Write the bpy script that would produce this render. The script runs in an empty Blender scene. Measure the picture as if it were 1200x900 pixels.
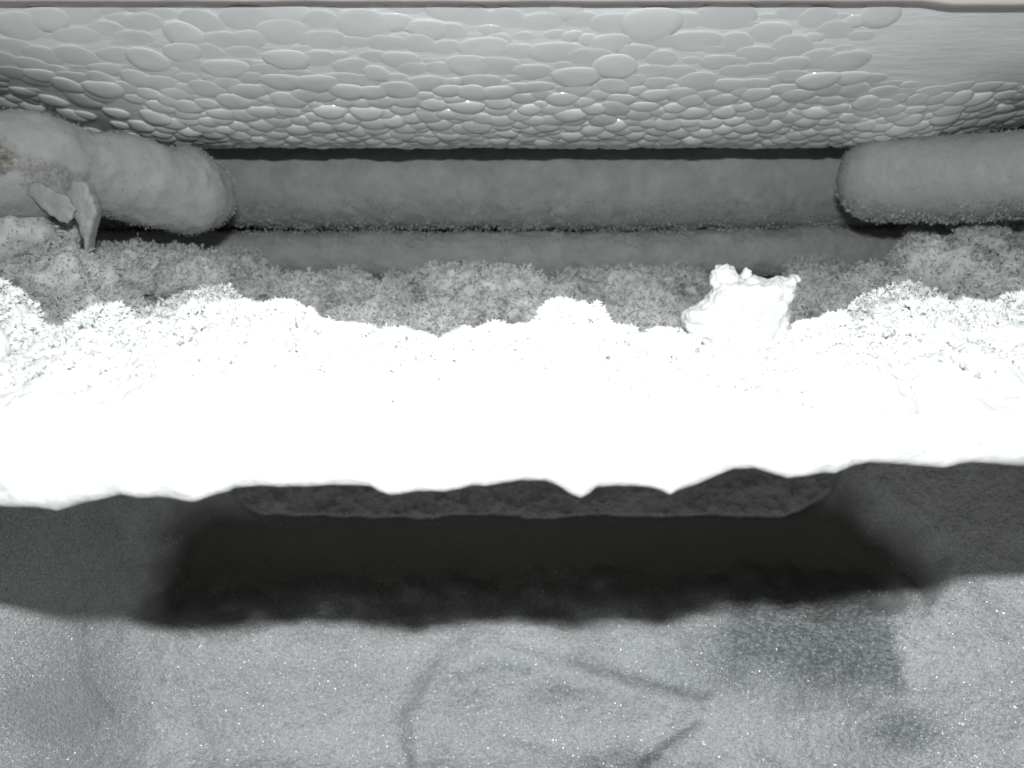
import bpy, math
import numpy as np
from mathutils import Vector, Matrix

# ------------------------------------------------------------------ camera, light, exposure
S = bpy.context.scene
C = S.collection
FPX, CX, CY = 1167.0, 600.0, 450.0
PITCH = math.radians(9.25)
cam_d = bpy.data.cameras.new('camera'); cam = bpy.data.objects.new('camera', cam_d); C.objects.link(cam)
cam_d.sensor_width = 36.0; cam_d.lens = 35.0; cam_d.clip_start = 0.005; cam_d.clip_end = 50
cam_d.dof.use_dof = True; cam_d.dof.focus_distance = .36; cam_d.dof.aperture_fstop = 25
cam.location = (0, 0, 0); cam.rotation_euler = (math.radians(90) - PITCH, 0, 0)
S.camera = cam

W = bpy.data.worlds.new('World'); S.world = W; W.use_nodes = True
bg = W.node_tree.nodes['Background']
bg.inputs[0].default_value = (1.0, 0.99, 0.96, 1); bg.inputs[1].default_value = 0.17

fl = bpy.data.lights.new('camera_flash', 'AREA'); flash = bpy.data.objects.new('camera_flash', fl); C.objects.link(flash)
fl.shape = 'RECTANGLE'; fl.size = 0.026; fl.size_y = 0.006; fl.energy = 1.36; fl.color = (0.97, 1.0, 1.0); fl.spread = math.radians(140)
flash.location = (0.0, 0.0, 0.064)
flash.rotation_euler = (math.radians(90 - 18), 0, 0)

S.view_settings.view_transform = 'Standard'; S.view_settings.look = 'None'
S.view_settings.exposure = 0.0; S.view_settings.gamma = 1.0; S.view_settings.use_curve_mapping = False
S.cycles.max_bounces = 8; S.cycles.diffuse_bounces = 5; S.cycles.glossy_bounces = 3
S.cycles.use_denoising = True
S.cycles.sample_clamp_indirect = 6.0

# ------------------------------------------------------------------ helpers
rng = np.random.default_rng(7)
sp, cp = math.sin(PITCH), math.cos(PITCH)

def P(px, py, Y):
    """World point at depth Y (metres in front of the lens) seen at a photograph position."""
    px = np.asarray(px, float); py = np.asarray(py, float)
    u = (px - CX) / FPX; v = (CY - py) / FPX
    t = Y / (cp + v * sp)
    return u * t, np.broadcast_to(Y, np.shape(u * t)) * 1.0, t * (-sp + v * cp)

_perm = np.random.default_rng(3).permutation(4096)
_grad = np.random.default_rng(4).normal(size=(4096, 3)); _grad /= np.linalg.norm(_grad, axis=1)[:, None]
def _h(i, j, k):
    return _perm[(_perm[(_perm[i & 4095] + j) & 4095] + k) & 4095]
def perlin(p):
    p = np.asarray(p, float)
    i = np.floor(p).astype(np.int64); f = p - i
    w = f * f * f * (f * (f * 6 - 15) + 10)
    out = np.zeros(p.shape[:-1])
    for dx in (0, 1):
        for dy in (0, 1):
            for dz in (0, 1):
                g = _grad[_h(i[..., 0] + dx, i[..., 1] + dy, i[..., 2] + dz)]
                d = g[..., 0] * (f[..., 0] - dx) + g[..., 1] * (f[..., 1] - dy) + g[..., 2] * (f[..., 2] - dz)
                wt = (w[..., 0] if dx else 1 - w[..., 0]) * (w[..., 1] if dy else 1 - w[..., 1]) * (w[..., 2] if dz else 1 - w[..., 2])
                out += wt * d
    return out * 1.6
def fbm(p, octaves=4, gain=0.5):
    s = 0; a = 1
    for o in range(octaves):
        s = s + a * perlin(p * 2.0 ** o + 17.3 * o); a *= gain
    return s
def worley(p, seed=0):
    """distance to the nearest of jittered cell points"""
    i = np.floor(p).astype(np.int64); best = np.full(p.shape[:-1], 9.0)
    for dx in (-1, 0, 1):
        for dy in (-1, 0, 1):
            for dz in (-1, 0, 1):
                c = i + np.array([dx, dy, dz])
                h = _h(c[..., 0] + seed, c[..., 1], c[..., 2])
                q = c + np.stack([((h * 73) % 997) / 997.0, ((h * 151) % 991) / 991.0, ((h * 211) % 983) / 983.0], -1)
                best = np.minimum(best, ((p - q) ** 2).sum(-1))
    return np.sqrt(best)
def billow(p, octaves=3, gain=0.5):
    """cauliflower relief: rounded heads with creases between them, about 0..1"""
    s = 0; a = 1; n = 0
    for o in range(octaves):
        s = s + a * (1 - np.minimum(worley(p * 2.1 ** o + 5.1 * o, o), 1.0) ** 2); n += a; a *= gain
    return s / n
def sstep(a, b, x):
    t = np.clip((x - a) / (b - a), 0, 1); return t * t * (3 - 2 * t)

def mesh_np(name, V, F, smooth=True):
    me = bpy.data.meshes.new(name)
    V = np.asarray(V, np.float32); F = np.asarray(F, np.int32)
    n = F.shape[1]
    me.vertices.add(len(V)); me.vertices.foreach_set('co', V.ravel())
    me.loops.add(F.size); me.loops.foreach_set('vertex_index', F.ravel())
    me.polygons.add(len(F)); me.polygons.foreach_set('loop_start', np.arange(0, F.size, n, dtype=np.int32))
    me.polygons.foreach_set('use_smooth', np.full(len(F), smooth, bool))
    me.update(calc_edges=True)
    return me
def link(name, me, mat, parent=None, label=None, cat=None, group=None, kind=None):
    o = bpy.data.objects.new(name, me); C.objects.link(o)
    if me is not None and mat is not None and not me.materials: me.materials.append(mat)
    if parent is not None: o.parent = parent
    if label: o['label'] = label
    if cat: o['category'] = cat
    if group: o['group'] = group
    if kind: o['kind'] = kind
    return o
def grid_faces(nr, nc, wrap=False):
    r = np.arange(nr - 1)[:, None]; c = np.arange(nc if wrap else nc - 1)[None, :]
    c2 = (c + 1) % nc
    return np.stack([r * nc + c, r * nc + c2, (r + 1) * nc + c2, (r + 1) * nc + c], -1).reshape(-1, 4)
def grid_normals(G):
    a = np.gradient(G, axis=0); b = np.gradient(G, axis=1)
    n = np.cross(a, b); n /= np.linalg.norm(n, axis=-1, keepdims=True) + 1e-12
    return n
def point_attr(me, name, vals):
    at = me.attributes.new(name, 'FLOAT', 'POINT'); at.data.foreach_set('value', np.asarray(vals, np.float32).ravel())

# frost ferns: thin feathery crystals, each a stem with side barbs
def ferns(name, pos, nor, size, spread=0.7, seed=1, barbs=3):
    r = np.random.default_rng(seed); n = len(pos)
    d = nor + r.normal(size=(n, 3)) * spread; d /= np.linalg.norm(d, axis=1)[:, None]
    a = r.normal(size=(n, 3)); s = np.cross(d, a); s /= np.linalg.norm(s, axis=1)[:, None]
    L = np.asarray(size)[:, None] * r.uniform(.5, 1.4, (n, 1))
    V = []; F = []
    bend = np.cross(d, s) * r.normal(size=(n, 1)) * .25
    tip = pos + (d + bend) * L
    w = L * r.uniform(.07, .13, (n, 1))
    tris = [(pos - s * w, pos + s * w, tip)]
    for k in range(barbs):
        f = .25 + .6 * k / barbs
        q = pos + d * L * f + bend * L * f * f
        bl = L * (.55 - .35 * k / barbs)
        for sg in (-1, 1):
            e = q + (s * sg * .8 + d * .6 + r.normal(size=(n, 3)) * .2) * bl
            tris.append((q - d * w * 1.1, q + d * w * 1.1, e))
    V = np.stack([np.stack(t, 1) for t in tris], 1).reshape(-1, 3)
    F = np.arange(len(V)).reshape(-1, 3)
    me = mesh_np(name, V, F, False)
    sn = nor * .8 + np.array([0, -.8, .12]); sn = sn / np.linalg.norm(sn, axis=1)[:, None]
    at = me.attributes.new('soft', 'FLOAT_VECTOR', 'POINT')
    at.data.foreach_set('vector', np.repeat(np.asarray(sn, np.float32), len(tris) * 3, axis=0).ravel())
    return me

# ------------------------------------------------------------------ materials
def mat(name):
    m = bpy.data.materials.new(name); m.use_nodes = True
    nt = m.node_tree; b = nt.nodes['Principled BSDF']
    return m, nt, b, (lambda t: nt.nodes.new(t)), (lambda a, c: nt.links.new(a, c))
def coords(nt, scale):
    tc = nt.nodes.new('ShaderNodeTexCoord'); mp = nt.nodes.new('ShaderNodeMapping')
    mp.inputs['Scale'].default_value = scale; nt.links.new(tc.outputs['Object'], mp.inputs[0]); return mp.outputs[0]
def noise(nt, vec, scale, detail=4, rough=.6):
    n = nt.nodes.new('ShaderNodeTexNoise'); n.inputs['Scale'].default_value = scale
    n.inputs['Detail'].default_value = detail; n.inputs['Roughness'].default_value = rough
    nt.links.new(vec, n.inputs['Vector']); return n.outputs[0]
def ramp(nt, fac, stops):
    r = nt.nodes.new('ShaderNodeValToRGB'); e = r.color_ramp.elements
    while len(e) < len(stops): e.new(.5)
    for k, (p, c) in enumerate(stops): e[k].position = p; e[k].color = (*c, 1)
    nt.links.new(fac, r.inputs[0]); return r.outputs[0]
def bump(nt, h, strength, dist, b, prev=None):
    n = nt.nodes.new('ShaderNodeBump'); n.inputs['Strength'].default_value = strength; n.inputs['Distance'].default_value = dist
    nt.links.new(h, n.inputs['Height'])
    if prev: nt.links.new(prev, n.inputs['Normal'])
    if b: nt.links.new(n.outputs[0], b.inputs['Normal'])
    return n.outputs[0]

def frost_material(name, lo, hi, sss=0.25, rough=.75, bs=.5):
    m, nt, b, N, L = mat(name)
    v = coords(nt, (1, 1, 1))
    L(ramp(nt, noise(nt, v, 60, 5), [(.35, lo), (.65, hi)]), b.inputs['Base Color'])
    b.inputs['Roughness'].default_value = rough; b.inputs['Specular IOR Level'].default_value = .25
    if sss:
        b.inputs['Subsurface Weight'].default_value = sss; b.inputs['Subsurface Scale'].default_value = .004
        b.inputs['Subsurface Radius'].default_value = (.8, 1, 1)
    bump(nt, noise(nt, v, 1400, 4, .7), bs, .0006, b)
    return m
FROST_DIM = frost_material('dimmed_frost', (.50, .51, .51), (.60, .61, .61), .2, .85, .25)  # darker copy of frost: flash falloff toward the back painted into its colour
FROST = frost_material('frost', (.60, .61, .61), (.67, .68, .68), .3, .8, .3)
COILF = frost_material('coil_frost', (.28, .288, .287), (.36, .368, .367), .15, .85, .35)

def crystal_material(name='frost_crystal', g=.88):
    m, nt, b, N, L = mat(name)
    b.inputs['Base Color'].default_value = (g, g * 1.016, g * 1.016, 1); b.inputs['Roughness'].default_value = .5
    tr = N('ShaderNodeBsdfTranslucent'); tr.inputs[0].default_value = (g, g * 1.016, g * 1.016, 1)
    mx = N('ShaderNodeMixShader'); mx.inputs[0].default_value = .30
    at = N('ShaderNodeAttribute'); at.attribute_name = 'soft'; ge = N('ShaderNodeNewGeometry')
    mv = N('ShaderNodeMix'); mv.data_type = 'VECTOR'; mv.inputs[0].default_value = .10
    L(at.outputs['Vector'], mv.inputs[4]); L(ge.outputs['Normal'], mv.inputs[5])
    nm = N('ShaderNodeVectorMath'); nm.operation = 'NORMALIZE'; L(mv.outputs[1], nm.inputs[0])
    L(nm.outputs[0], b.inputs['Normal']); b.inputs['Specular IOR Level'].default_value = .2
    L(b.outputs[0], mx.inputs[1]); L(tr.outputs[0], mx.inputs[2]); L(mx.outputs[0], nt.nodes['Material Output'].inputs[0])
    return m
CRYSTAL = crystal_material()
CRYSTAL_DIM = crystal_material('rime_crystal', .66)  # same crystals in a darker tone, standing in for weaker flash light behind
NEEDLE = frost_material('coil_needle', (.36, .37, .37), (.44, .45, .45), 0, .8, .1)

def ice_material(name, col, rough, sss=.5, bs=.25):
    m, nt, b, N, L = mat(name)
    v = coords(nt, (1, 1, 1))
    c2 = tuple(x * .86 for x in col)
    L(ramp(nt, noise(nt, v, 28, 5), [(.35, c2), (.65, col)]), b.inputs['Base Color'])
    b.inputs['Roughness'].default_value = rough; b.inputs['IOR'].default_value = 1.31
    b.inputs['Subsurface Weight'].default_value = sss; b.inputs['Subsurface Scale'].default_value = .008
    b.inputs['Subsurface Radius'].default_value = (.8, 1, 1)
    bump(nt, noise(nt, v, 500, 4, .65), bs, .0008, b)
    return m
ICE = ice_material('smooth_ice', (.39, .402, .402), .5)
FLAP = ice_material('thin_ice', (.35, .36, .358), .4)
CHUNK = ice_material('white_ice', (.50, .51, .51), .35, .6, .4)

def ceiling_material():
    m, nt, b, N, L = mat('wet_ceiling')
    v = coords(nt, (1, 3.2, 1))
    L(ramp(nt, noise(nt, coords(nt, (1, 1, 1)), 9, 3), [(.3, (.82, .84, .84)), (.7, (.87, .885, .885))]), b.inputs['Base Color'])
    b.inputs['Roughness'].default_value = .22; b.inputs['IOR'].default_value = 1.4
    bump(nt, noise(nt, coords(nt, (1, 4, 4)), 60, 4, .6), .16, .004, b)
    return m
CEIL = ceiling_material()
def drop_material():
    m, nt, b, N, L = mat('water_drop')
    b.inputs['Base Color'].default_value = (.90, .912, .912, 1); b.inputs['Roughness'].default_value = .12; b.inputs['IOR'].default_value = 1.6
    b.inputs['Coat Weight'].default_value = 1.0; b.inputs['Coat Roughness'].default_value = .10; b.inputs['Coat IOR'].default_value = 1.6
    tr = N('ShaderNodeBsdfTransparent'); tr.inputs[0].default_value = (.97, .98, .98, 1)
    lw = N('ShaderNodeLayerWeight'); lw.inputs[0].default_value = .25
    mr = N('ShaderNodeMapRange'); mr.inputs['To Min'].default_value = .96; mr.inputs['To Max'].default_value = 1.0
    L(lw.outputs['Facing'], mr.inputs['Value'])
    mx = N('ShaderNodeMixShader'); L(mr.outputs[0], mx.inputs[0]); L(tr.outputs[0], mx.inputs[1]); L(b.outputs[0], mx.inputs[2]); L(mx.outputs[0], nt.nodes['Material Output'].inputs[0])
    return m
DROP = drop_material()
def plain(name, col, rough=.5):
    m, nt, b, N, L = mat(name)
    L(ramp(nt, noise(nt, coords(nt, (1, 1, 1)), 40, 4), [(.3, tuple(x * .88 for x in col)), (.7, col)]), b.inputs['Base Color'])
    b.inputs['Roughness'].default_value = rough
    bump(nt, noise(nt, coords(nt, (1, 1, 1)), 400, 3), .15, .0005, b)
    return m
TRIM = plain('beige_plastic', (.80, .72, .68), .45)
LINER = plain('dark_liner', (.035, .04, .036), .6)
BARE = plain('bare_plastic', (.20, .185, .145), .6)

def wall_material():
    m, nt, b, N, L = mat('frosted_wall')
    fr = N('ShaderNodeAttribute'); fr.attribute_name = 'frost'
    ba = N('ShaderNodeAttribute'); ba.attribute_name = 'bare_shade'
    v = coords(nt, (1, 1, 1))
    big = ramp(nt, noise(nt, v, 22, 5), [(.3, (.59, .606, .612)), (.7, (.74, .756, .764))])
    fine = noise(nt, coords(nt, (1, 1, 1.5)), 620, 4, .75)
    fr2 = N('ShaderNodeMixRGB'); fr2.blend_type = 'MULTIPLY'; fr2.inputs[0].default_value = .55
    L(big, fr2.inputs[1]); L(ramp(nt, fine, [(.36, (.34, .35, .35)), (.57, (1, 1, 1))]), fr2.inputs[2])
    ripple = noise(nt, coords(nt, (1, 1, 2.0)), 420, 3, .55)
    clear = ramp(nt, ripple, [(.40, (.17, .185, .188)), (.68, (.40, .425, .43))])
    mx = N('ShaderNodeMixRGB'); L(fr.outputs['Fac'], mx.inputs[0]); L(clear, mx.inputs[1]); L(fr2.outputs[0], mx.inputs[2])
    my = N('ShaderNodeMixRGB'); L(ba.outputs['Fac'], my.inputs[0]); L(mx.outputs[0], my.inputs[1]); my.inputs[2].default_value = (.24, .24, .222, 1)  # shade of the recess and ledge painted in as a darker tone
    L(my.outputs[0], b.inputs['Base Color'])
    b.inputs['Roughness'].default_value = .52; b.inputs['IOR'].default_value = 1.31
    n1 = bump(nt, ripple, .5, .0012, None)
    bump(nt, noise(nt, coords(nt, (1, 1, 1.5)), 700, 4, .75), .75, .0014, b, n1)
    return m
WALL = wall_material()
def glint_material():
    m, nt, b, N, L = mat('ice_glint')
    b.inputs['Base Color'].default_value = (.70, .72, .725, 1); b.inputs['Roughness'].default_value = .31; b.inputs['IOR'].default_value = 1.6
    b.inputs['Specular IOR Level'].default_value = .8
    return m
GLINT = glint_material()

# ------------------------------------------------------------------ ceiling, trim, back wall
PROF = np.array([(.447, .0960), (.462, .0862), (.485, .0735), (.51, .0625), (.54, .0530), (.570, .0470), (.595, .0452), (.620, .0468), (.65, .0525), (.70, .0610), (.735, .066), (.741, .09)])
_ps = np.concatenate([[0], np.cumsum(np.hypot(*np.diff(PROF, axis=0).T))])
def catmull(pts, t):
    """smooth interpolation of pts over param index t (0..n-1)"""
    pts = np.asarray(pts); n = len(pts); i = np.clip(np.floor(t).astype(int), 0, n - 2); f = (t - i)[..., None]
    g = lambda k: pts[np.clip(k, 0, n - 1)]
    p0, p1, p2, p3 = g(i - 1), g(i), g(i + 1), g(i + 2)
    return .5 * (2 * p1 + (p2 - p0) * f + (2 * p0 - 5 * p1 + 4 * p2 - p3) * f ** 2 + (3 * p1 - p0 - 3 * p2 + p3) * f ** 3)
_tt = np.linspace(0, len(PROF) - 1, 400); _pc = catmull(PROF, _tt)
_pl = np.concatenate([[0], np.cumsum(np.hypot(*np.diff(_pc, axis=0).T))])
CL = _pl[-1]
def ceil_pt(x, s):
    """ceiling surface: x sideways, s = length along the profile from the front lip"""
    Y = np.interp(s, _pl, _pc[:, 0]); z = np.interp(s, _pl, _pc[:, 1])
    u = x / (Y * 1.0)                                       # sideways angle
    lift = .022 * sstep(.33, .56, -u) + .017 * sstep(.36, .56, u)
    z = z + lift * sstep(.47, .57, Y)
    z = z + .0007 * perlin(np.stack([x * 30, Y * 30, x * 0 + 3.3], -1)) * sstep(.45, .48, Y)
    return np.stack([x, Y, z], -1)
xs = np.linspace(-.46, .46, 460); ss = np.linspace(0, CL, 170)
G = ceil_pt(*np.meshgrid(xs, ss))
ceiling = link('freezer_ceiling', mesh_np('ceiling', G.reshape(-1, 3), grid_faces(len(ss), len(xs))), CEIL, kind='structure',
               label='smooth pale grey freezer ceiling beaded with hanging water droplets')

# beige front trim of the ceiling
xt = np.linspace(-.3, .3, 160)
xt = np.linspace(-.42, .42, 200)
dip = .0016 * sstep(.170, .185, xt) * (1 - sstep(.215, .232, xt)) + .0003 * perlin(np.stack([xt * 40, xt * 0, xt * 0], -1))
sec = [(.4480, .1000), (.4480, .0935), (.4455, .0918), (.4390, .0909), (.4345, .0906), (.4328, .0914), (.4322, .0940), (.4322, .115), (.448, .115)]
T = np.array([[(x, y, z - (d if z < .093 else 0)) for x, d in zip(xt, dip)] for y, z in sec])
link('ceiling_trim', mesh_np('trim', T.reshape(-1, 3), grid_faces(len(sec), len(xt))), TRIM, kind='structure', label='beige plastic trim along the front edge of the ceiling')

# liner wall behind the coils
def box_mesh(name, lo, hi):
    x0, y0, z0 = lo; x1, y1, z1 = hi
    V = [(x0, y0, z0), (x1, y0, z0), (x1, y1, z0), (x0, y1, z0), (x0, y0, z1), (x1, y0, z1), (x1, y1, z1), (x0, y1, z1)]
    return mesh_np(name, V, [(0, 3, 2, 1), (4, 5, 6, 7), (0, 1, 5, 4), (1, 2, 6, 5), (2, 3, 7, 6), (3, 0, 4, 7)], False)
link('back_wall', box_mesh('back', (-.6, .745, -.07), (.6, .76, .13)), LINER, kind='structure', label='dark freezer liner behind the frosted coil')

# droplets hanging from the ceiling
def drop_mesh(name, seed):
    r = np.random.default_rng(seed); na, nr = 28, 11; V = []
    ph = r.uniform(0, 6.28, 3)
    for i in range(nr + 1):
        ro = 1 - i / nr
        ro = 1 - (1 - ro) ** 2.0
        for j in range(na):
            a = 2 * math.pi * j / na
            w = 1 + .07 * math.sin(2 * a + ph[0]) + .05 * math.sin(3 * a + ph[1])
            X, Yl = ro * w * math.cos(a), ro * w * math.sin(a)
            t = min(max((Yl + 1.0) / 1.5, 0), 1); sag = .62 + .38 * t * t * (3 - 2 * t)
            V.append((X * (1 - .10 * Yl), Yl, -sag * (1 - ro ** 3.0) ** .5))
    F = grid_faces(nr + 1, na, True)
    return mesh_np(name, V, F[:, ::-1])
dm = [drop_mesh('drop%d' % k, 30 + k) for k in range(6)]
for m_ in dm: m_.materials.append(DROP)
cand = []
r = np.random.default_rng(21)
pts = np.zeros((0, 2)); rad = np.zeros(0)
def to_px(p):
    y = p[..., 1] * cp - p[..., 2] * sp; up = p[..., 1] * sp + p[..., 2] * cp
    return CX + FPX * p[..., 0] / y, CY - FPX * up / y
ELONG = 1.0
for it in range(22000):
    s = r.uniform(.0, CL * .56); x = r.uniform(-.36, .36)
    p = ceil_pt(np.array(x), np.array(s)); px, py = to_px(p)
    if not -40 < px < 1240: continue
    f = np.clip(s / (CL * .5), 0, 1)
    R = (.0112 * (1 - f) + .0052 * f) * (r.uniform(.8, 1.25) if it < 12000 else r.uniform(.45, .8))
    # the bare smooth stretches
    if px + py * .75 > 1045 and py < 92 + (px - 1000) * .06: continue
    if px < 190 and py > 92 + px * .12 and r.random() < .93: continue
    if px > 1040 and py > 60 and r.random() < .55: continue
    if len(pts):
        d = np.hypot(pts[:, 0] - x, (pts[:, 1] - s) / ELONG)
        if np.any(d < (rad + R) * .57): continue
    pts = np.vstack([pts, (x, s)]); rad = np.append(rad, R)
P3 = ceil_pt(pts[:, 0], pts[:, 1]); e = 1e-3
tx = ceil_pt(pts[:, 0] + e, pts[:, 1]) - P3; ts = ceil_pt(pts[:, 0], pts[:, 1] + e) - P3
nn = np.cross(tx, ts); nn /= np.linalg.norm(nn, axis=1)[:, None]; nn *= -np.sign(nn[:, 2:3])      # pointing down
app = rad / P3[:, 1]
order = np.argsort(-app)
NPART = 300
stuffV = []; stuffF = []; nv = 0
for rank, k in enumerate(order):
    x_ax = tx[k] / np.linalg.norm(tx[k]); z_ax = -nn[k]; z_ax = z_ax * .8 + np.array([0, 0, 1]) * .2; z_ax /= np.linalg.norm(z_ax)
    y_ax = np.cross(z_ax, x_ax); y_ax /= np.linalg.norm(y_ax); x_ax = np.cross(y_ax, z_ax)
    R = rad[k]; dep = R * (.055 + .12 * r.random() ** 3 + .42 * sstep(.48, .575, P3[k, 1])); el = r.uniform(.85, 1.15)
    M = np.eye(4); M[:3, 0] = x_ax * R; M[:3, 1] = y_ax * R * el; M[:3, 2] = z_ax * dep; M[:3, 3] = P3[k] + z_ax * .0003
    src = dm[int(r.integers(6))]
    if rank < NPART:
        o = link('droplet', src, None, ceiling); o.matrix_local = Matrix(M.tolist())
    else:
        co = np.empty(len(src.vertices) * 3); src.vertices.foreach_get('co', co); co = co.reshape(-1, 3)
        stuffV.append(co @ M[:3, :3].T + M[:3, 3])
        fi = np.empty(len(src.loops), np.int32); src.loops.foreach_get('vertex_index', fi); stuffF.append(fi.reshape(-1, 4) + nv); nv += len(co)
if stuffV:
    link('fine_droplets', mesh_np('fine_droplets', np.vstack(stuffV), np.vstack(stuffF)), DROP, ceiling, kind='stuff')
print('droplets', len(pts))

# ------------------------------------------------------------------ frosted evaporator coil at the back
coil = link('evaporator_coil', None, None, label='two thick frost-covered horizontal tubes across the back of the freezer', cat='evaporator')
coil.location = (0, .69, -.040)
def tube(name, path, radii, mat_, parent, na=64, amp=.0012, fs=120., amp2=0, fs2=20., seed=0, off=(0, 0, 0)):
    """swept round body along path (n,3) with per-section radius, relief and closed ends"""
    path = np.asarray(path, float); n = len(path)
    tg = np.gradient(path, axis=0); tg /= np.linalg.norm(tg, axis=1)[:, None]
    up = np.array([0, 0, 1.]); sd = np.cross(tg, up); sd /= np.linalg.norm(sd, axis=1)[:, None]; u2 = np.cross(sd, tg)
    a = np.linspace(0, 2 * np.pi, na, endpoint=False)
    nor = sd[:, None] * np.cos(a)[None, :, None] + u2[:, None] * np.sin(a)[None, :, None]
    V = path[:, None] + nor * np.asarray(radii)[:, None, None]
    V = V + nor * (amp * fbm(V * fs + seed, 3) + amp2 * perlin(V * fs2 + seed))[..., None]
    me = mesh_np(name, V.reshape(-1, 3) - np.asarray(off), grid_faces(n, na, True)[:, ::-1])
    return link(name, me, mat_, parent), V, nor
o1 = np.array(coil.location)
xp = np.linspace(-.46, .46, 620)
zc = .0246 + .0042 * sstep(.0, .22, xp) + .0015 * sstep(0, -.2, xp)
pth = np.stack([xp, xp * 0 + .692, zc + .0012 * perlin(np.stack([xp * 9, xp * 0, xp * 0], -1))], -1)
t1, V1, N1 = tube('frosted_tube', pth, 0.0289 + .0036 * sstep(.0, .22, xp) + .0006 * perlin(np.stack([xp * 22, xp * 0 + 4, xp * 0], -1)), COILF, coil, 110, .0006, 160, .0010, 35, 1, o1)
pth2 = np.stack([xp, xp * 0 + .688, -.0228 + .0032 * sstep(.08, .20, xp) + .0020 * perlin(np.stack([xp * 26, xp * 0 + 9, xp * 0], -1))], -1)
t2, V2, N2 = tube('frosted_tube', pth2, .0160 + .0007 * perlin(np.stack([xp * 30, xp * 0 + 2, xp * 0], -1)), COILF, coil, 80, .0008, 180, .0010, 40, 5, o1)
# needles on the undersides and in the groove between the tubes
def pick(V, Nn, cond, n, seed):
    q = V.reshape(-1, 3); m = Nn.reshape(-1, 3); idx = np.where(cond(q, m))[0]
    k = np.random.default_rng(seed).choice(idx, n); return q[k] + np.random.default_rng(seed + 1).normal(size=(n, 3)) * .0006, m[k]
a1, b1 = pick(V1, N1, lambda q, m: (m[:, 1] < .1) & (m[:, 2] < -.35) & (abs(q[:, 0]) < .32) & (perlin(q * 60) + perlin(q * 200) > -.1), 9000, 1)
a2, b2 = pick(V2, N2, lambda q, m: (m[:, 1] < .2) & (abs(m[:, 2]) > .35) & (abs(q[:, 0]) < .32) & (perlin(q * 60 + 9) > -.2), 8000, 3)
me = ferns('frost_needles', np.vstack([a1, a2]) - o1, np.vstack([b1, b2]), np.full(17000, .0017), .6, 9, 2)
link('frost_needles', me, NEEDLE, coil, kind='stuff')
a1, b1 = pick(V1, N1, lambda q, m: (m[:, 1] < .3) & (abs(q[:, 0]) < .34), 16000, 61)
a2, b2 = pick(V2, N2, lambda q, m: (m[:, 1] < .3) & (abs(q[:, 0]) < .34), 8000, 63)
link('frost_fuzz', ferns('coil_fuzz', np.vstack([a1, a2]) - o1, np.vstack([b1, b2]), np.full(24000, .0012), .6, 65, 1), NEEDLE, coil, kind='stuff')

# ------------------------------------------------------------------ ice lump and ice roll at the ends of the coil
def pillow(name, outline, Y, T, mat_, rings=60, n=360, amp=.0008, fs=180., power=2.0, backT=None, center=None, off=(0, 0, 0), parent=None, warp=None, rough_edge=0., seed=0, **kw):
    """closed body with a given front outline (photograph points at depth Y) that swells to thickness T towards the viewer"""
    ol = np.array(outline, float); X, _, Z = P(ol[:, 0], ol[:, 1], Y); o2 = np.stack([X, Z], -1)
    d = np.concatenate([[0], np.cumsum(np.linalg.norm(np.diff(np.vstack([o2, o2[:1]]), axis=0), axis=1))])
    s = np.linspace(0, d[-1], n, endpoint=False); cl = np.vstack([o2, o2[:1]])
    O = np.stack([np.interp(s, d, cl[:, 0]), np.interp(s, d, cl[:, 1])], -1)
    O = (O + np.roll(O, 1, 0) + np.roll(O, -1, 0)) / 3
    c = O.mean(0) if center is None else np.array([P(*center, Y)[0], P(*center, Y)[2]], float)
    if rough_edge:
        q = np.stack([O[:, 0], O[:, 0] * 0 + seed, O[:, 1]], -1)
        O = c + (O - c) * (1 + rough_edge * fbm(q * 260, 3))[:, None]
    ph = np.linspace(0, np.pi, 2 * rings + 1)[1:-1]
    bt = T * .5 if backT is None else backT
    V = []
    for t in ph:
        sc = math.sin(t) ** (2 / power); dy = -math.copysign(abs(math.cos(t)) ** (2 / power), math.cos(t))
        y = Y + dy * (T if dy < 0 else bt)
        V.append(np.stack([c[0] + (O[:, 0] - c[0]) * sc, np.full(n, y), c[1] + (O[:, 1] - c[1]) * sc], -1))
    V = np.array(V)
    if warp is not None: V = warp(V)
    Nn = grid_normals(np.concatenate([V, V[:, :1]], 1))[:, :-1]
    cen = V.mean((0, 1)); sg = np.sign(((V - cen) * Nn).sum()); Nn = Nn * sg
    V = V + Nn * (amp * fbm(V * fs + seed, 4))[..., None]
    F = grid_faces(len(ph), n, True)
    a = V.reshape(-1, 3); k = len(a)
    a = np.vstack([a, V[0].mean(0), V[-1].mean(0)])
    j = np.arange(n); j2 = (j + 1) % n
    caps = np.vstack([np.stack([j2, j, j * 0 + k, j * 0 + k], -1), np.stack([(len(ph) - 1) * n + j, (len(ph) - 1) * n + j2, j * 0 + k + 1, j * 0 + k + 1], -1)])
    tri = np.vstack([F[:, [0, 1, 2]], F[:, [0, 2, 3]], caps[:, :3]])
    me = mesh_np(name, a - np.asarray(off), tri if sg > 0 else tri[:, ::-1])
    return link(name, me, mat_, parent, **kw), V, Nn

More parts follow.
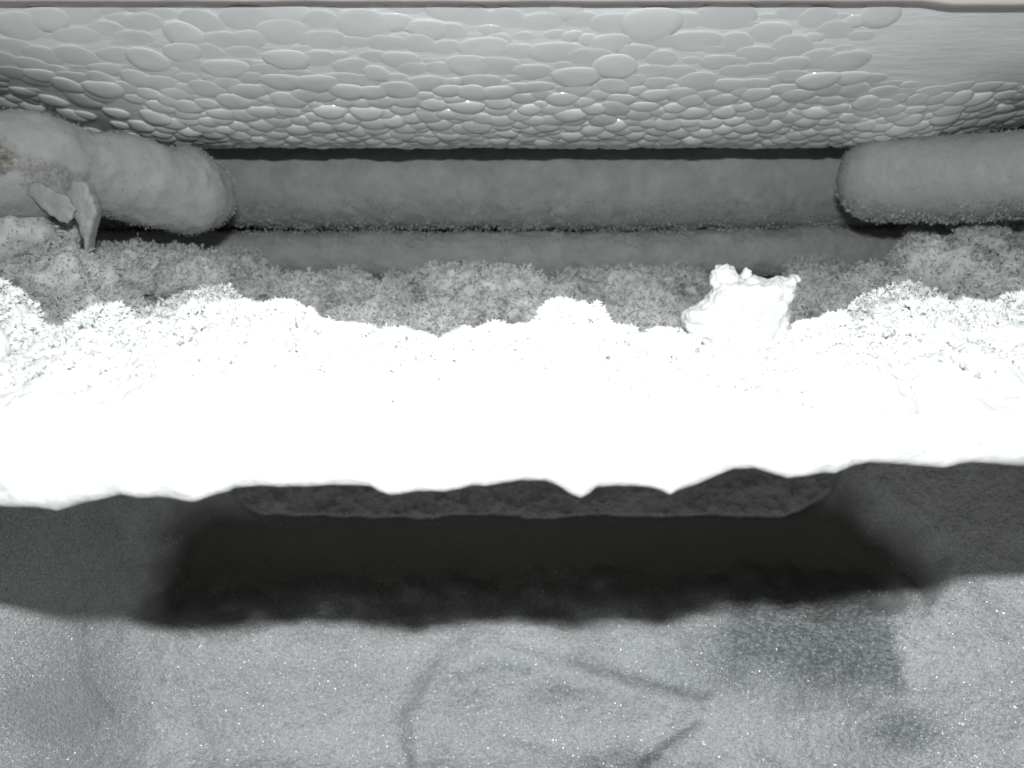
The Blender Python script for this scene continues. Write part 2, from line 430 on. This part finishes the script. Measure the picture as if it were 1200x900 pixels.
lump = link('ice_lump', None, None, label='big rounded lump of grey ice with an olive stained patch and a torn hanging flap', cat='ice')
lump.location = (-.22, .53, -.01); lo = np.array(lump.location)
def lump_material():
    m, nt, b, N, L = mat('lump_ice')
    ba = N('ShaderNodeAttribute'); ba.attribute_name = 'bare_shade'
    cl = N('ShaderNodeAttribute'); cl.attribute_name = 'clear'
    v = coords(nt, (1, 1, 1))
    ice = ramp(nt, noise(nt, v, 28, 5), [(.35, (.33, .342, .342)), (.65, (.40, .412, .412))])
    grain = noise(nt, v, 650, 3, .7)
    m1 = N('ShaderNodeMixRGB'); L(cl.outputs['Fac'], m1.inputs[0]); L(ice, m1.inputs[1]); L(ramp(nt, grain, [(.34, (.19, .19, .178)), (.68, (.36, .362, .35))]), m1.inputs[2])
    m2 = N('ShaderNodeMixRGB'); L(ba.outputs['Fac'], m2.inputs[0]); L(m1.outputs[0], m2.inputs[1]); L(ramp(nt, noise(nt, coords(nt, (1, 1, 2)), 330, 3, .6), [(.36, (.10, .097, .078)), (.64, (.29, .285, .24))]), m2.inputs[2])
    L(m2.outputs[0], b.inputs['Base Color']); b.inputs['Roughness'].default_value = .5; b.inputs['IOR'].default_value = 1.31
    b.inputs['Subsurface Weight'].default_value = .4; b.inputs['Subsurface Scale'].default_value = .008; b.inputs['Subsurface Radius'].default_value = (.8, 1, 1)
    bump(nt, noise(nt, v, 500, 4, .65), .2, .0008, b)
    return m
lk = np.array([(-150, 200, 60, .46), (-60, 198, 58, .475), (0, 196, 57, .488), (50, 194, 58, .50), (95, 200, 50, .515), (140, 204, 50, .53), (180, 219, 47, .545), (215, 224, 50, .56), (240, 222, 45, .57), (256, 216, 32, .576), (263, 212, 4, .58)], float)
tt = np.concatenate([np.linspace(0, 8, 200)[:-1], np.linspace(8, 10, 60)])
lq = catmull(lk, tt); lx, ly, lz = P(lq[:, 0], lq[:, 1], lq[:, 3])
lr = np.maximum(lq[:, 2], 1.) * lq[:, 3] / FPX * (1 + .007 * np.sin(lq[:, 0] / 6.5 + 2 * np.sin(lq[:, 0] / 23)) * sstep(120, 160, lq[:, 0]) + .02 * perlin(np.stack([lq[:, 0] / 30, lq[:, 0] * 0, lq[:, 0] * 0], -1)))
body, VL, NL = tube('ice_body', np.stack([lx, lq[:, 3], lz], -1), lr, lump_material(), lump, 120, .0010, 90, .0040, 22, 6, lo)
pxl, pyl = to_px(VL); front = (NL[..., 1] < .25)
nz = 7 * perlin(VL * 160) + 5 * perlin(VL * 420)
bare_shade = front * (1 - sstep(-4, 5, np.maximum(np.hypot((pxl + 20) / 1.1, (pyl - 184) / .75) - 34, -9) + nz))
clear = front * (1 - sstep(-6, 8, np.hypot((pxl - 62) / 1.75, (pyl - 206) / .78) - 22 + nz + .3 * (pxl - 60) * (pyl < 200)))
point_attr(body.data, 'bare_shade', bare_shade); point_attr(body.data, 'clear', clear)
pillow('ice_flap', [(6, 203), (22, 206), (40, 210), (62, 222), (80, 230), (88, 246), (80, 263), (66, 256), (48, 242), (26, 222)], .476, .0014, FLAP, 14, 300, .0006, 160, 4, .003, (54, 234), lo, lump, None, .07, 6)
pillow('ice_tongue', [(86, 212), (100, 214), (110, 232), (113, 250), (107, 270), (102, 300), (98, 282), (92, 264), (84, 248), (80, 228)], 0.482, .0020, FLAP, 14, 200, .0006, 160, 3, .012, (97, 245), lo, lump, None, .08, 7)

kf = pick(VL, NL, lambda q, m: m[:, 1] < .4, 9000, 71)
link('frost_fuzz', ferns('lump_fuzz', kf[0] - lo, kf[1], np.full(9000, .0010), .6, 73, 1), NEEDLE, lump, kind='stuff')
roll = link('ice_roll', None, None, label='smooth rounded roll of grey ice lying at the far end of the coil, icy white rim below', cat='ice')
ra = np.linspace(0, 1, 240)
x0, y0, z0 = P(984, 206, .60); x1, y1, z1 = P(1330, 190, .50)
pr = np.stack([x0 + (x1 - x0) * ra, .60 + (.50 - .60) * ra, z0 + (z1 - z0) * ra - .004 * np.sin(ra * 3.1)], -1)
rr = .0005 + .0235 * np.sqrt(1 - (1 - np.clip(ra / .17, 0, 1)) ** 2) * (1 - .10 * ra)
roll.location = (float(x0), .6, float(z0) - .024)
roll['label'] = 'smooth plain roll of grey ice with a blunt rounded end, right of the coil'
_, VR, NR = tube('ice_body', pr, rr, ICE, roll, 90, .0005, 120, .0012, 40, 2, np.array(roll.location))
a1, b1 = pick(VR, NR, lambda q, m: (m[:, 1] < .3) & (m[:, 2] < -.55) & (perlin(q * 90) > -.2), 3500, 11)
link('frost_needles', ferns('roll_needles', a1 - np.array(roll.location), b1, np.full(3500, .0017), .6, 19, 2), NEEDLE, roll, kind='stuff')

kf = pick(VR, NR, lambda q, m: m[:, 1] < .4, 8000, 75)
link('frost_fuzz', ferns('roll_fuzz', kf[0] - np.array(roll.location), kf[1], np.full(8000, .0010), .6, 77, 1), NEEDLE, roll, kind='stuff')

# ------------------------------------------------------------------ shelf with its bank of frost
CREST = np.array([(-200, 370), (-60, 360), (0, 358), (16, 362), (30, 398), (60, 393), (95, 386), (120, 381), (150, 392), (185, 386), (205, 384), (228, 379), (262, 374), (300, 371), (335, 366), (346, 370),
                  (354, 384), (380, 389), (430, 395), (470, 398), (520, 401), (560, 399), (595, 392), (618, 383), (640, 376), (660, 372), (690, 371), (700, 382), (722, 392), (760, 398), (800, 402), (850, 405), (905, 405),
                  (925, 392), (960, 384), (985, 379), (1000, 386), (1012, 394), (1030, 385), (1060, 378), (1100, 376), (1125, 378), (1160, 372), (1200, 366), (1400, 370)], float)
BOTT = np.array([(-200, 592), (0, 597), (35, 598), (65, 602), (85, 595), (110, 590), (140, 583), (160, 587), (195, 587), (225, 592), (240, 587), (265, 580), (275, 575), (300, 572), (330, 575), (370, 573), (400, 572),
                 (432, 573), (445, 581), (457, 584), (475, 582), (490, 579), (520, 580), (540, 577), (555, 572), (568, 573), (590, 569), (612, 566), (640, 567), (655, 573), (668, 582), (681, 588), (691, 582), (700, 574), (720, 573),
                 (755, 574), (775, 579), (786, 585), (796, 579), (815, 572), (835, 563), (860, 553), (885, 552), (905, 558), (925, 564), (945, 562), (965, 557), (980, 558), (1000, 550), (1020, 546), (1045, 547), (1065, 548),
                 (1095, 551), (1110, 552), (1125, 548), (1145, 546), (1200, 549), (1400, 552)], float)
CREST[:, 1] = 399 + (CREST[:, 1] - 394) * 1.3
YC, YB = .274, .224
cx_, _, cz_ = P(CREST[:, 0], CREST[:, 1], YC); bx_, _, bz_ = P(BOTT[:, 0], BOTT[:, 1], YB)
xc = np.linspace(-.19, .19, 900); xc = np.concatenate([np.linspace(-.42, -.1905, 60), xc, np.linspace(.1905, .42, 60)])
zc = np.interp(xc, cx_, cz_); zb = np.interp(xc, bx_, bz_)
k_ = np.hanning(5); k_ /= k_.sum(); zb = np.convolve(np.pad(zb, 2, 'edge'), k_, 'valid')
zfl = -.057
def ctl(c, b):
    return [(.640, -.0625), (.300, max(b + .004, -.0600)), (.250, b + .0045), (.234, b + .0012), (.2285, b + .0001), (.2245, b + .0006), (.2222, b + .0035), (.2215, b + .008), (.2230, b + .0125),
            (.2290, c - .0140), (.2450, c - .0075), (.2620, c - .0025), (.2750, c), (.2850, c - .0025), (.2960, c - .012), (.31, zfl + .004), (.345, zfl)]
t_rows = np.concatenate([np.linspace(0, 2, 6)[:-1], np.linspace(2, 4, 14)[:-1], np.linspace(4, 7, 36)[:-1], np.linspace(7, 9, 46)[:-1], np.linspace(9, 12, 60)[:-1], np.linspace(12, 14, 34)[:-1], np.linspace(14, 16, 16)])
G = np.zeros((len(t_rows), len(xc), 3))
for j, (x, c, b) in enumerate(zip(xc, zc, zb)):
    yz = catmull(np.array(ctl(c, b)), t_rows); G[:, j, 0] = x; G[:, j, 1:] = yz
Nn = grid_normals(G)
if Nn[90, 400, 1] > 0: Nn = -Nn
topw = sstep(8.2, 10.2, t_rows)[:, None] * np.ones(len(xc))[None]
disp = topw * (.0050 * (billow(G * 140, 4, .58) - .60) + .0022 * fbm(G * 60, 2)) + (1 - topw) * (.0009 * fbm(G * 90, 3) + .00025 * fbm(G * 500, 2))
lipw = sstep(3.2, 4, t_rows)[:, None] * (1 - sstep(5.5, 6.5, t_rows))[:, None]
disp = disp * (1 - .75 * lipw)
Gd = G + Nn * disp[..., None]
shelf = link('freezer_shelf', None, None, label='freezer shelf buried under a thick bank of bright white frost', cat='shelf')
shelf.location = (0, .30, -.065); so = np.array(shelf.location)
F = grid_faces(len(t_rows), len(xc))
link('frost_bank', mesh_np('frost_bank', Gd.reshape(-1, 3) - so, F), FROST, shelf)
# rear stretch of the shelf
xb = np.linspace(-.46, .46, 500); yb = np.linspace(.305, .70, 220); XB, YBm = np.meshgrid(xb, yb)
Q = np.stack([XB, YBm, XB * 0], -1)
ZB = zfl + .010 * sstep(.42, .66, YBm) + .016 * (billow(Q * 38, 3, .5) - .55) * sstep(.31, .4, YBm) + .004 * fbm(Q * 70, 3)
ZB += .020 * sstep(.30, .52, np.abs(XB) / YBm) * sstep(.33, .45, YBm)
RB = np.stack([XB, YBm, ZB], -1)
link('frost_bed', mesh_np('frost_bed', RB.reshape(-1, 3) - so, grid_faces(len(yb), len(xb))), FROST_DIM, shelf)
link('shelf_plate', box_mesh('plate', (-.46 - so[0], .312 - so[1], -.0680 - so[2]), (.46 - so[0], .71 - so[1], -.0640 - so[2])), plain('shelf_metal', (.45, .47, .47), .4), shelf)

# rounded clumps of frost (photograph position, depth, half width and half height in photograph pixels)
CL_ = [(70, 332, .46, 55, 36), (20, 300, .50, 50, 30), (150, 318, .52, 42, 26), (110, 368, .43, 50, 24), (215, 330, .53, 44, 34), (250, 372, .37, 42, 26), (180, 392, .34, 26, 20), (8, 392, .285, 30, 30), (10, 264, .485, 66, 44), (1130, 285, .58, 46, 26), (270, 318, .60, 36, 22),
       (300, 345, .54, 40, 22), (345, 352, .52, 36, 22), (400, 350, .55, 46, 26), (440, 365, .50, 34, 24), (490, 352, .56, 44, 26), (545, 345, .53, 50, 28), (600, 352, .51, 46, 30), (640, 366, .48, 40, 24),
       (690, 345, .57, 44, 22), (740, 350, .55, 46, 28), (760, 380, .47, 36, 22), (790, 346, .58, 40, 24), (950, 350, .55, 40, 26), (980, 368, .50, 36, 22), (1030, 345, .52, 40, 26), (1062, 378, .345, 52, 32),
       (1110, 330, .50, 50, 40), (1150, 310, .53, 44, 36), (1190, 340, .47, 40, 34), (1180, 290, .56, 40, 30), (1085, 300, .57, 30, 26), (960, 320, .60, 30, 14), (900, 372, .46, 34, 22), (520, 380, .46, 40, 20), (420, 388, .42, 36, 18), (320, 380, .44, 30, 18)]
def ico_grid(nu=72, nv_=44):
    th = np.linspace(.02, math.pi - .02, nv_); ph = np.linspace(0, 2 * math.pi, nu, endpoint=False)
    T_, P_ = np.meshgrid(th, ph, indexing='ij'); return np.stack([np.sin(T_) * np.cos(P_), np.sin(T_) * np.sin(P_), np.cos(T_)], -1)
U = ico_grid(); UF = grid_faces(44, 72, True)
fp, fn, fsz = [], [], []; gp, gn, gs = [], [], []
for i, (px, py, Y, hw, hh) in enumerate(CL_):
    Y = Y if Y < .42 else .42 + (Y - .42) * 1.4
    x, _, z = P(px, py, Y); sx = hw * Y / FPX; sz = hh * Y / FPX
    V = U * np.array([sx, sx * .9, sz]); q = V + np.array([x, Y, z])
    qw = q + .004 * np.stack([perlin(q * 120), perlin(q * 120 + 7), perlin(q * 120 + 13)], -1)
    dsp = 1 + .8 * (billow(qw * (1.05 / sx), 2, .45) - .50) + .20 * fbm(q * 110, 3, .55)
    V = V * dsp[..., None]
    me = mesh_np('clump', V.reshape(-1, 3), UF[:, ::-1])
    o = link('frost_clump', me, FROST_DIM if Y > .36 else FROST, shelf); o.location = (float(x) - so[0], Y - so[1], float(z) - so[2])
    nf = 3600
    dr = rng.normal(size=(nf * 2, 3)); dr /= np.linalg.norm(dr, axis=1)[:, None]
    dr = dr[(dr[:, 1] < .35) & (dr[:, 2] > -.65)][:nf]
    ti = np.clip((np.arccos(dr[:, 2]) - .02) / (math.pi - .04) * 43, 0, 43).astype(int); pi_ = ((np.arctan2(dr[:, 1], dr[:, 0]) % (2 * math.pi)) / (2 * math.pi) * 72).astype(int) % 72
    vv = V[ti, pi_] * rng.uniform(.90, 1.06, (len(dr), 1)) + np.array([x, Y, z]) + rng.normal(size=(len(dr), 3)) * .0008
    dn = dr + np.array([0, -.1, .35]); dn /= np.linalg.norm(dn, axis=1)[:, None]
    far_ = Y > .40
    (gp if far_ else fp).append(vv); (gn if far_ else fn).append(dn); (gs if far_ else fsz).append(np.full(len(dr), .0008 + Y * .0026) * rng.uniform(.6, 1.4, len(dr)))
# feathery crystals over the crest, the bed and the clumps
q = Gd.reshape(-1, 3); m = Nn.reshape(-1, 3); tr = np.repeat(t_rows, len(xc))
w = ((tr > 9.6) & (tr < 13.5) & (abs(q[:, 0]) < .19)).astype(float) * (.25 + 3 * np.exp(-((tr - 12.2) / .7) ** 2)) * np.clip(perlin(q * 120) + .55, .02, 1.2)
k = rng.choice(len(q), 60000, p=w / w.sum())
mu = m[k] + np.array([0, -.25, .55]); mu /= np.linalg.norm(mu, axis=1)[:, None]
fp.append(q[k]); fn.append(mu); fsz.append(np.full(len(k), .0016) * (1 + .9 * np.exp(-((tr[k] - 12.2) / .6) ** 2)) * np.clip(1 + .9 * perlin(q[k] * 90 + 4), .4, 2.2))
nb = grid_normals(RB); nb *= np.sign(nb[..., 2:3])
k = rng.choice(RB.shape[0] * RB.shape[1], 70000)
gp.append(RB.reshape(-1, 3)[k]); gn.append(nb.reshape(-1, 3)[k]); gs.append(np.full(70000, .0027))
link('dimmed_frost_crystals', ferns('dimmed_frost_crystals', np.vstack(gp) - so, np.vstack(gn), np.concatenate(gs), .45, 35, 3), CRYSTAL_DIM, shelf, kind='stuff')
link('frost_crystals', ferns('frost_crystals', np.vstack(fp) - so, np.vstack(fn), np.concatenate(fsz), .45, 33, 3), CRYSTAL, shelf, kind='stuff')

# ------------------------------------------------------------------ loose chunk of ice standing in the frost
chunk = link('ice_chunk', None, None, label='jagged white chunk of ice standing upright on the frosty shelf', cat='ice')
x, y, z = P(865, 415, .28); chunk.location = (float(x), .28, float(z)); co_ = np.array(chunk.location)
pillow('ice_body', [(799, 378), (804, 368), (813, 360), (822, 353), (829, 345), (836, 340), (846, 333), (858, 331), (872, 327), (890, 325), (905, 326), (922, 325), (931, 329), (931, 345), (930, 356), (924, 365), (924, 378),
                    (928, 392), (926, 410), (916, 430), (880, 436), (840, 432), (812, 420), (804, 398), (806, 390)], .279, .0075, CHUNK, 40, 420, .0012, 260, 2.6, .008, (868, 375), co_, chunk, None, .035, 11)
pillow('ice_knob', [(834, 342), (832, 330), (835, 318), (841, 311), (851, 309), (859, 313), (864, 322), (872, 328), (866, 340), (850, 346)], .281, .0040, CHUNK, 18, 200, .0007, 420, 2.2, .003, (849, 328), co_, chunk, None, .04, 12)
pillow('ice_knob', [(866, 328), (868, 319), (874, 314), (880, 316), (882, 327), (876, 332)], .282, .002, CHUNK, 10, 120, .0004, 600, 2.2, .002, (875, 323), co_, chunk, None, .05, 13)
pillow('ice_knob', [(918, 334), (920, 326), (928, 322), (936, 322), (939, 328), (933, 334), (927, 339)], .280, .002, CHUNK, 10, 120, .0004, 600, 2.2, .002, (928, 330), co_, chunk, None, .05, 14)

# ------------------------------------------------------------------ frosted wall below the shelf
# laid out over viewing angle: back in the middle, side walls coming forward with rounded corners
PXW, PYW = np.meshgrid(np.linspace(-160, 1360, 900), np.linspace(985, 490, 330))
_kx = np.linspace(-200, 1400, 801)
_ky = np.interp(_kx, [-200, -100, 0, 60, 110, 150, 250, 480, 700, 900, 1050, 1200, 1400], [.305, .338, .362, .387, .415, .436, .466, .480, .476, .453, .414, .388, .35])
_kk = np.hanning(91); _kk /= _kk.sum(); _ky = np.convolve(np.pad(_ky, 45, 'edge'), _kk, 'valid')
YBASE = np.interp(PXW, _kx, _ky)
XW, _, ZW = P(PXW, PYW, YBASE)
q3 = np.stack([XW, YBASE, ZW], -1)
wob = 14 * perlin(q3 * 25) + 6 * perlin(q3 * 80)
def seg_d(path):
    d = np.full(PXW.shape, 1e9); p = np.array(path, float)
    for a, b in zip(p[:-1], p[1:]):
        ab = b - a; t = np.clip(((PXW - a[0]) * ab[0] + (PYW - a[1]) * ab[1]) / (ab @ ab), 0, 1)
        d = np.minimum(d, np.hypot(PXW - a[0] - t * ab[0], PYW - a[1] - t * ab[1]))
    return d
def inside(poly):
    ins = np.zeros(PXW.shape, bool)
    for a, b in zip(poly, np.roll(poly, -1, 0)):
        c_ = (a[1] > PYW) != (b[1] > PYW); ins ^= c_ & (PXW < (b[0] - a[0]) * (PYW - a[1]) / (b[1] - a[1] + 1e-9) + a[0])
    return ins
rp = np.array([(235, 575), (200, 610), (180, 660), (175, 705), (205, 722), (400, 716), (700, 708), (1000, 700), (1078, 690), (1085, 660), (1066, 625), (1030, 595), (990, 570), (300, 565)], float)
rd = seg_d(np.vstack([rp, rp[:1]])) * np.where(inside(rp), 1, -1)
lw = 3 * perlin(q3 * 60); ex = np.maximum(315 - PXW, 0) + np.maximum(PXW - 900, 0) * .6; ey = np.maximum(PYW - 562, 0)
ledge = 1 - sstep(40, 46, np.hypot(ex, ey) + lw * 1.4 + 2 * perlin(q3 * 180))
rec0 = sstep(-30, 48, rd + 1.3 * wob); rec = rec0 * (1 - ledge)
YW = YBASE - .034 * sstep(745, 900, PYW)
YW = YW + .050 * rec
YW += (.0035 * fbm(q3 * 22, 3) + .0008 * fbm(q3 * 120, 3) + .0004 * fbm(q3 * 420, 2)) * (.15 + .85 * sstep(40, 240, PXW))
# ledge above the recess with a rounded corner
YW = YW - .020 * ledge + .0022 * ledge * fbm(q3 * 150, 3)
# clear ice film: raised, with a rounded rim
frost = np.ones_like(XW)
lines = [([(585, 746), (560, 742), (535, 755), (500, 780), (480, 805), (468, 835), (470, 870), (488, 930)], 4.5, .30), ([(665, 770), (700, 780), (760, 797), (830, 816)], 6.5, .5), ([(822, 850), (795, 868), (765, 890), (735, 915)], 6.5, .45),
         ([(590, 868), (640, 882)], 5, .35), ([(540, 790), (575, 778), (620, 785)], 6, .35), ([(650, 805), (700, 812)], 6, .3), ([(100, 740), (104, 790), (130, 830)], 9, .25)]
for path, wd, st in lines:
    d = seg_d(path) + 3 * perlin(q3 * 150)
    g = np.exp(-(np.maximum(d, 0) / wd) ** 2); frost -= st * g; YW += .0022 * g * st
film = np.array([(560, 744), (500, 780), (470, 835), (475, 880), (490, 1000), (690, 1000), (770, 890), (825, 848), (838, 818), (760, 799), (670, 772), (610, 750)], float)
fd = (seg_d(np.vstack([film, film[:1]])) + 3 * perlin(q3 * 90)) * np.where(inside(film), 1, -1)
YW -= .0042 * sstep(-2, 16, fd) + .0020 * sstep(10, 80, fd); frost -= .14 * sstep(-2, 10, fd) * (.6 + .8 * perlin(q3 * 45))
patch = sstep(745, 900, PXW + 3 * wob + .4 * (PYW - 740)) * (1 - sstep(1038, 1066, PXW - (PYW - 740) * .28 + wob * 1.5 + 10 * perlin(q3 * 160))) * (1 - sstep(770, 840, PYW + 2 * wob + (PXW - 950) * -.10))
frost -= .95 * patch * (PYW > 640)
patch2 = np.exp(-(((PXW - 1060 + wob) / 52) ** 2 + ((PYW - 858) / 30) ** 2) ** 1.4); frost -= .8 * patch2
patch3 = np.exp(-(((PXW - 720) / 60) ** 2 + ((PYW - 892 + wob * .5) / 16) ** 2) ** 1.2); frost -= .55 * patch3
frost -= .22 * sstep(.25, .55, perlin(q3 * 36 + 2)) * sstep(460, 520, PXW) * (1 - sstep(700, 800, PXW)) * sstep(770, 800, PYW)
XW, _, ZW = P(PXW, PYW, YW)
WV = np.stack([XW, YW, ZW], -1)
me = mesh_np('wall', WV.reshape(-1, 3), grid_faces(*PXW.shape))
point_attr(me, 'frost', np.clip(frost, 0, 1)); point_attr(me, 'bare_shade', np.clip(np.maximum(rec0, ledge) * (1 - .5 * ledge), 0, 1))  # second mask carries the painted shade of recess and ledge
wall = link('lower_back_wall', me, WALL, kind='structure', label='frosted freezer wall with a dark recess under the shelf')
# glinting ice grains on the wall
r = np.random.default_rng(5); n = 150000
nw = grid_normals(WV); nw *= -np.sign(nw[..., 1:2])
k = r.choice(WV.shape[0] * WV.shape[1], n, p=(lambda w: w / w.sum())((np.clip(frost, .1, 1) * (1 - rec) * (PYW > 600) * YW ** 2).ravel()))
c = WV.reshape(-1, 3)[k]; nn_ = nw.reshape(-1, 3)[k] + r.normal(size=(n, 3)) * .42; nn_ /= np.linalg.norm(nn_, axis=1)[:, None]
a = np.cross(nn_, r.normal(size=(n, 3))); a /= np.linalg.norm(a, axis=1)[:, None]; b = np.cross(nn_, a)
sz = r.uniform(.00012, .00042, n)[:, None]
c = c + nw.reshape(-1, 3)[k] * sz * .6
V = np.stack([c + a * sz, c + b * sz * .8, c - a * sz * .9, c - b * sz], 1).reshape(-1, 3)
link('ice_grains', mesh_np('grains', V, np.arange(4 * n).reshape(-1, 4), False), GLINT, wall, kind='stuff')
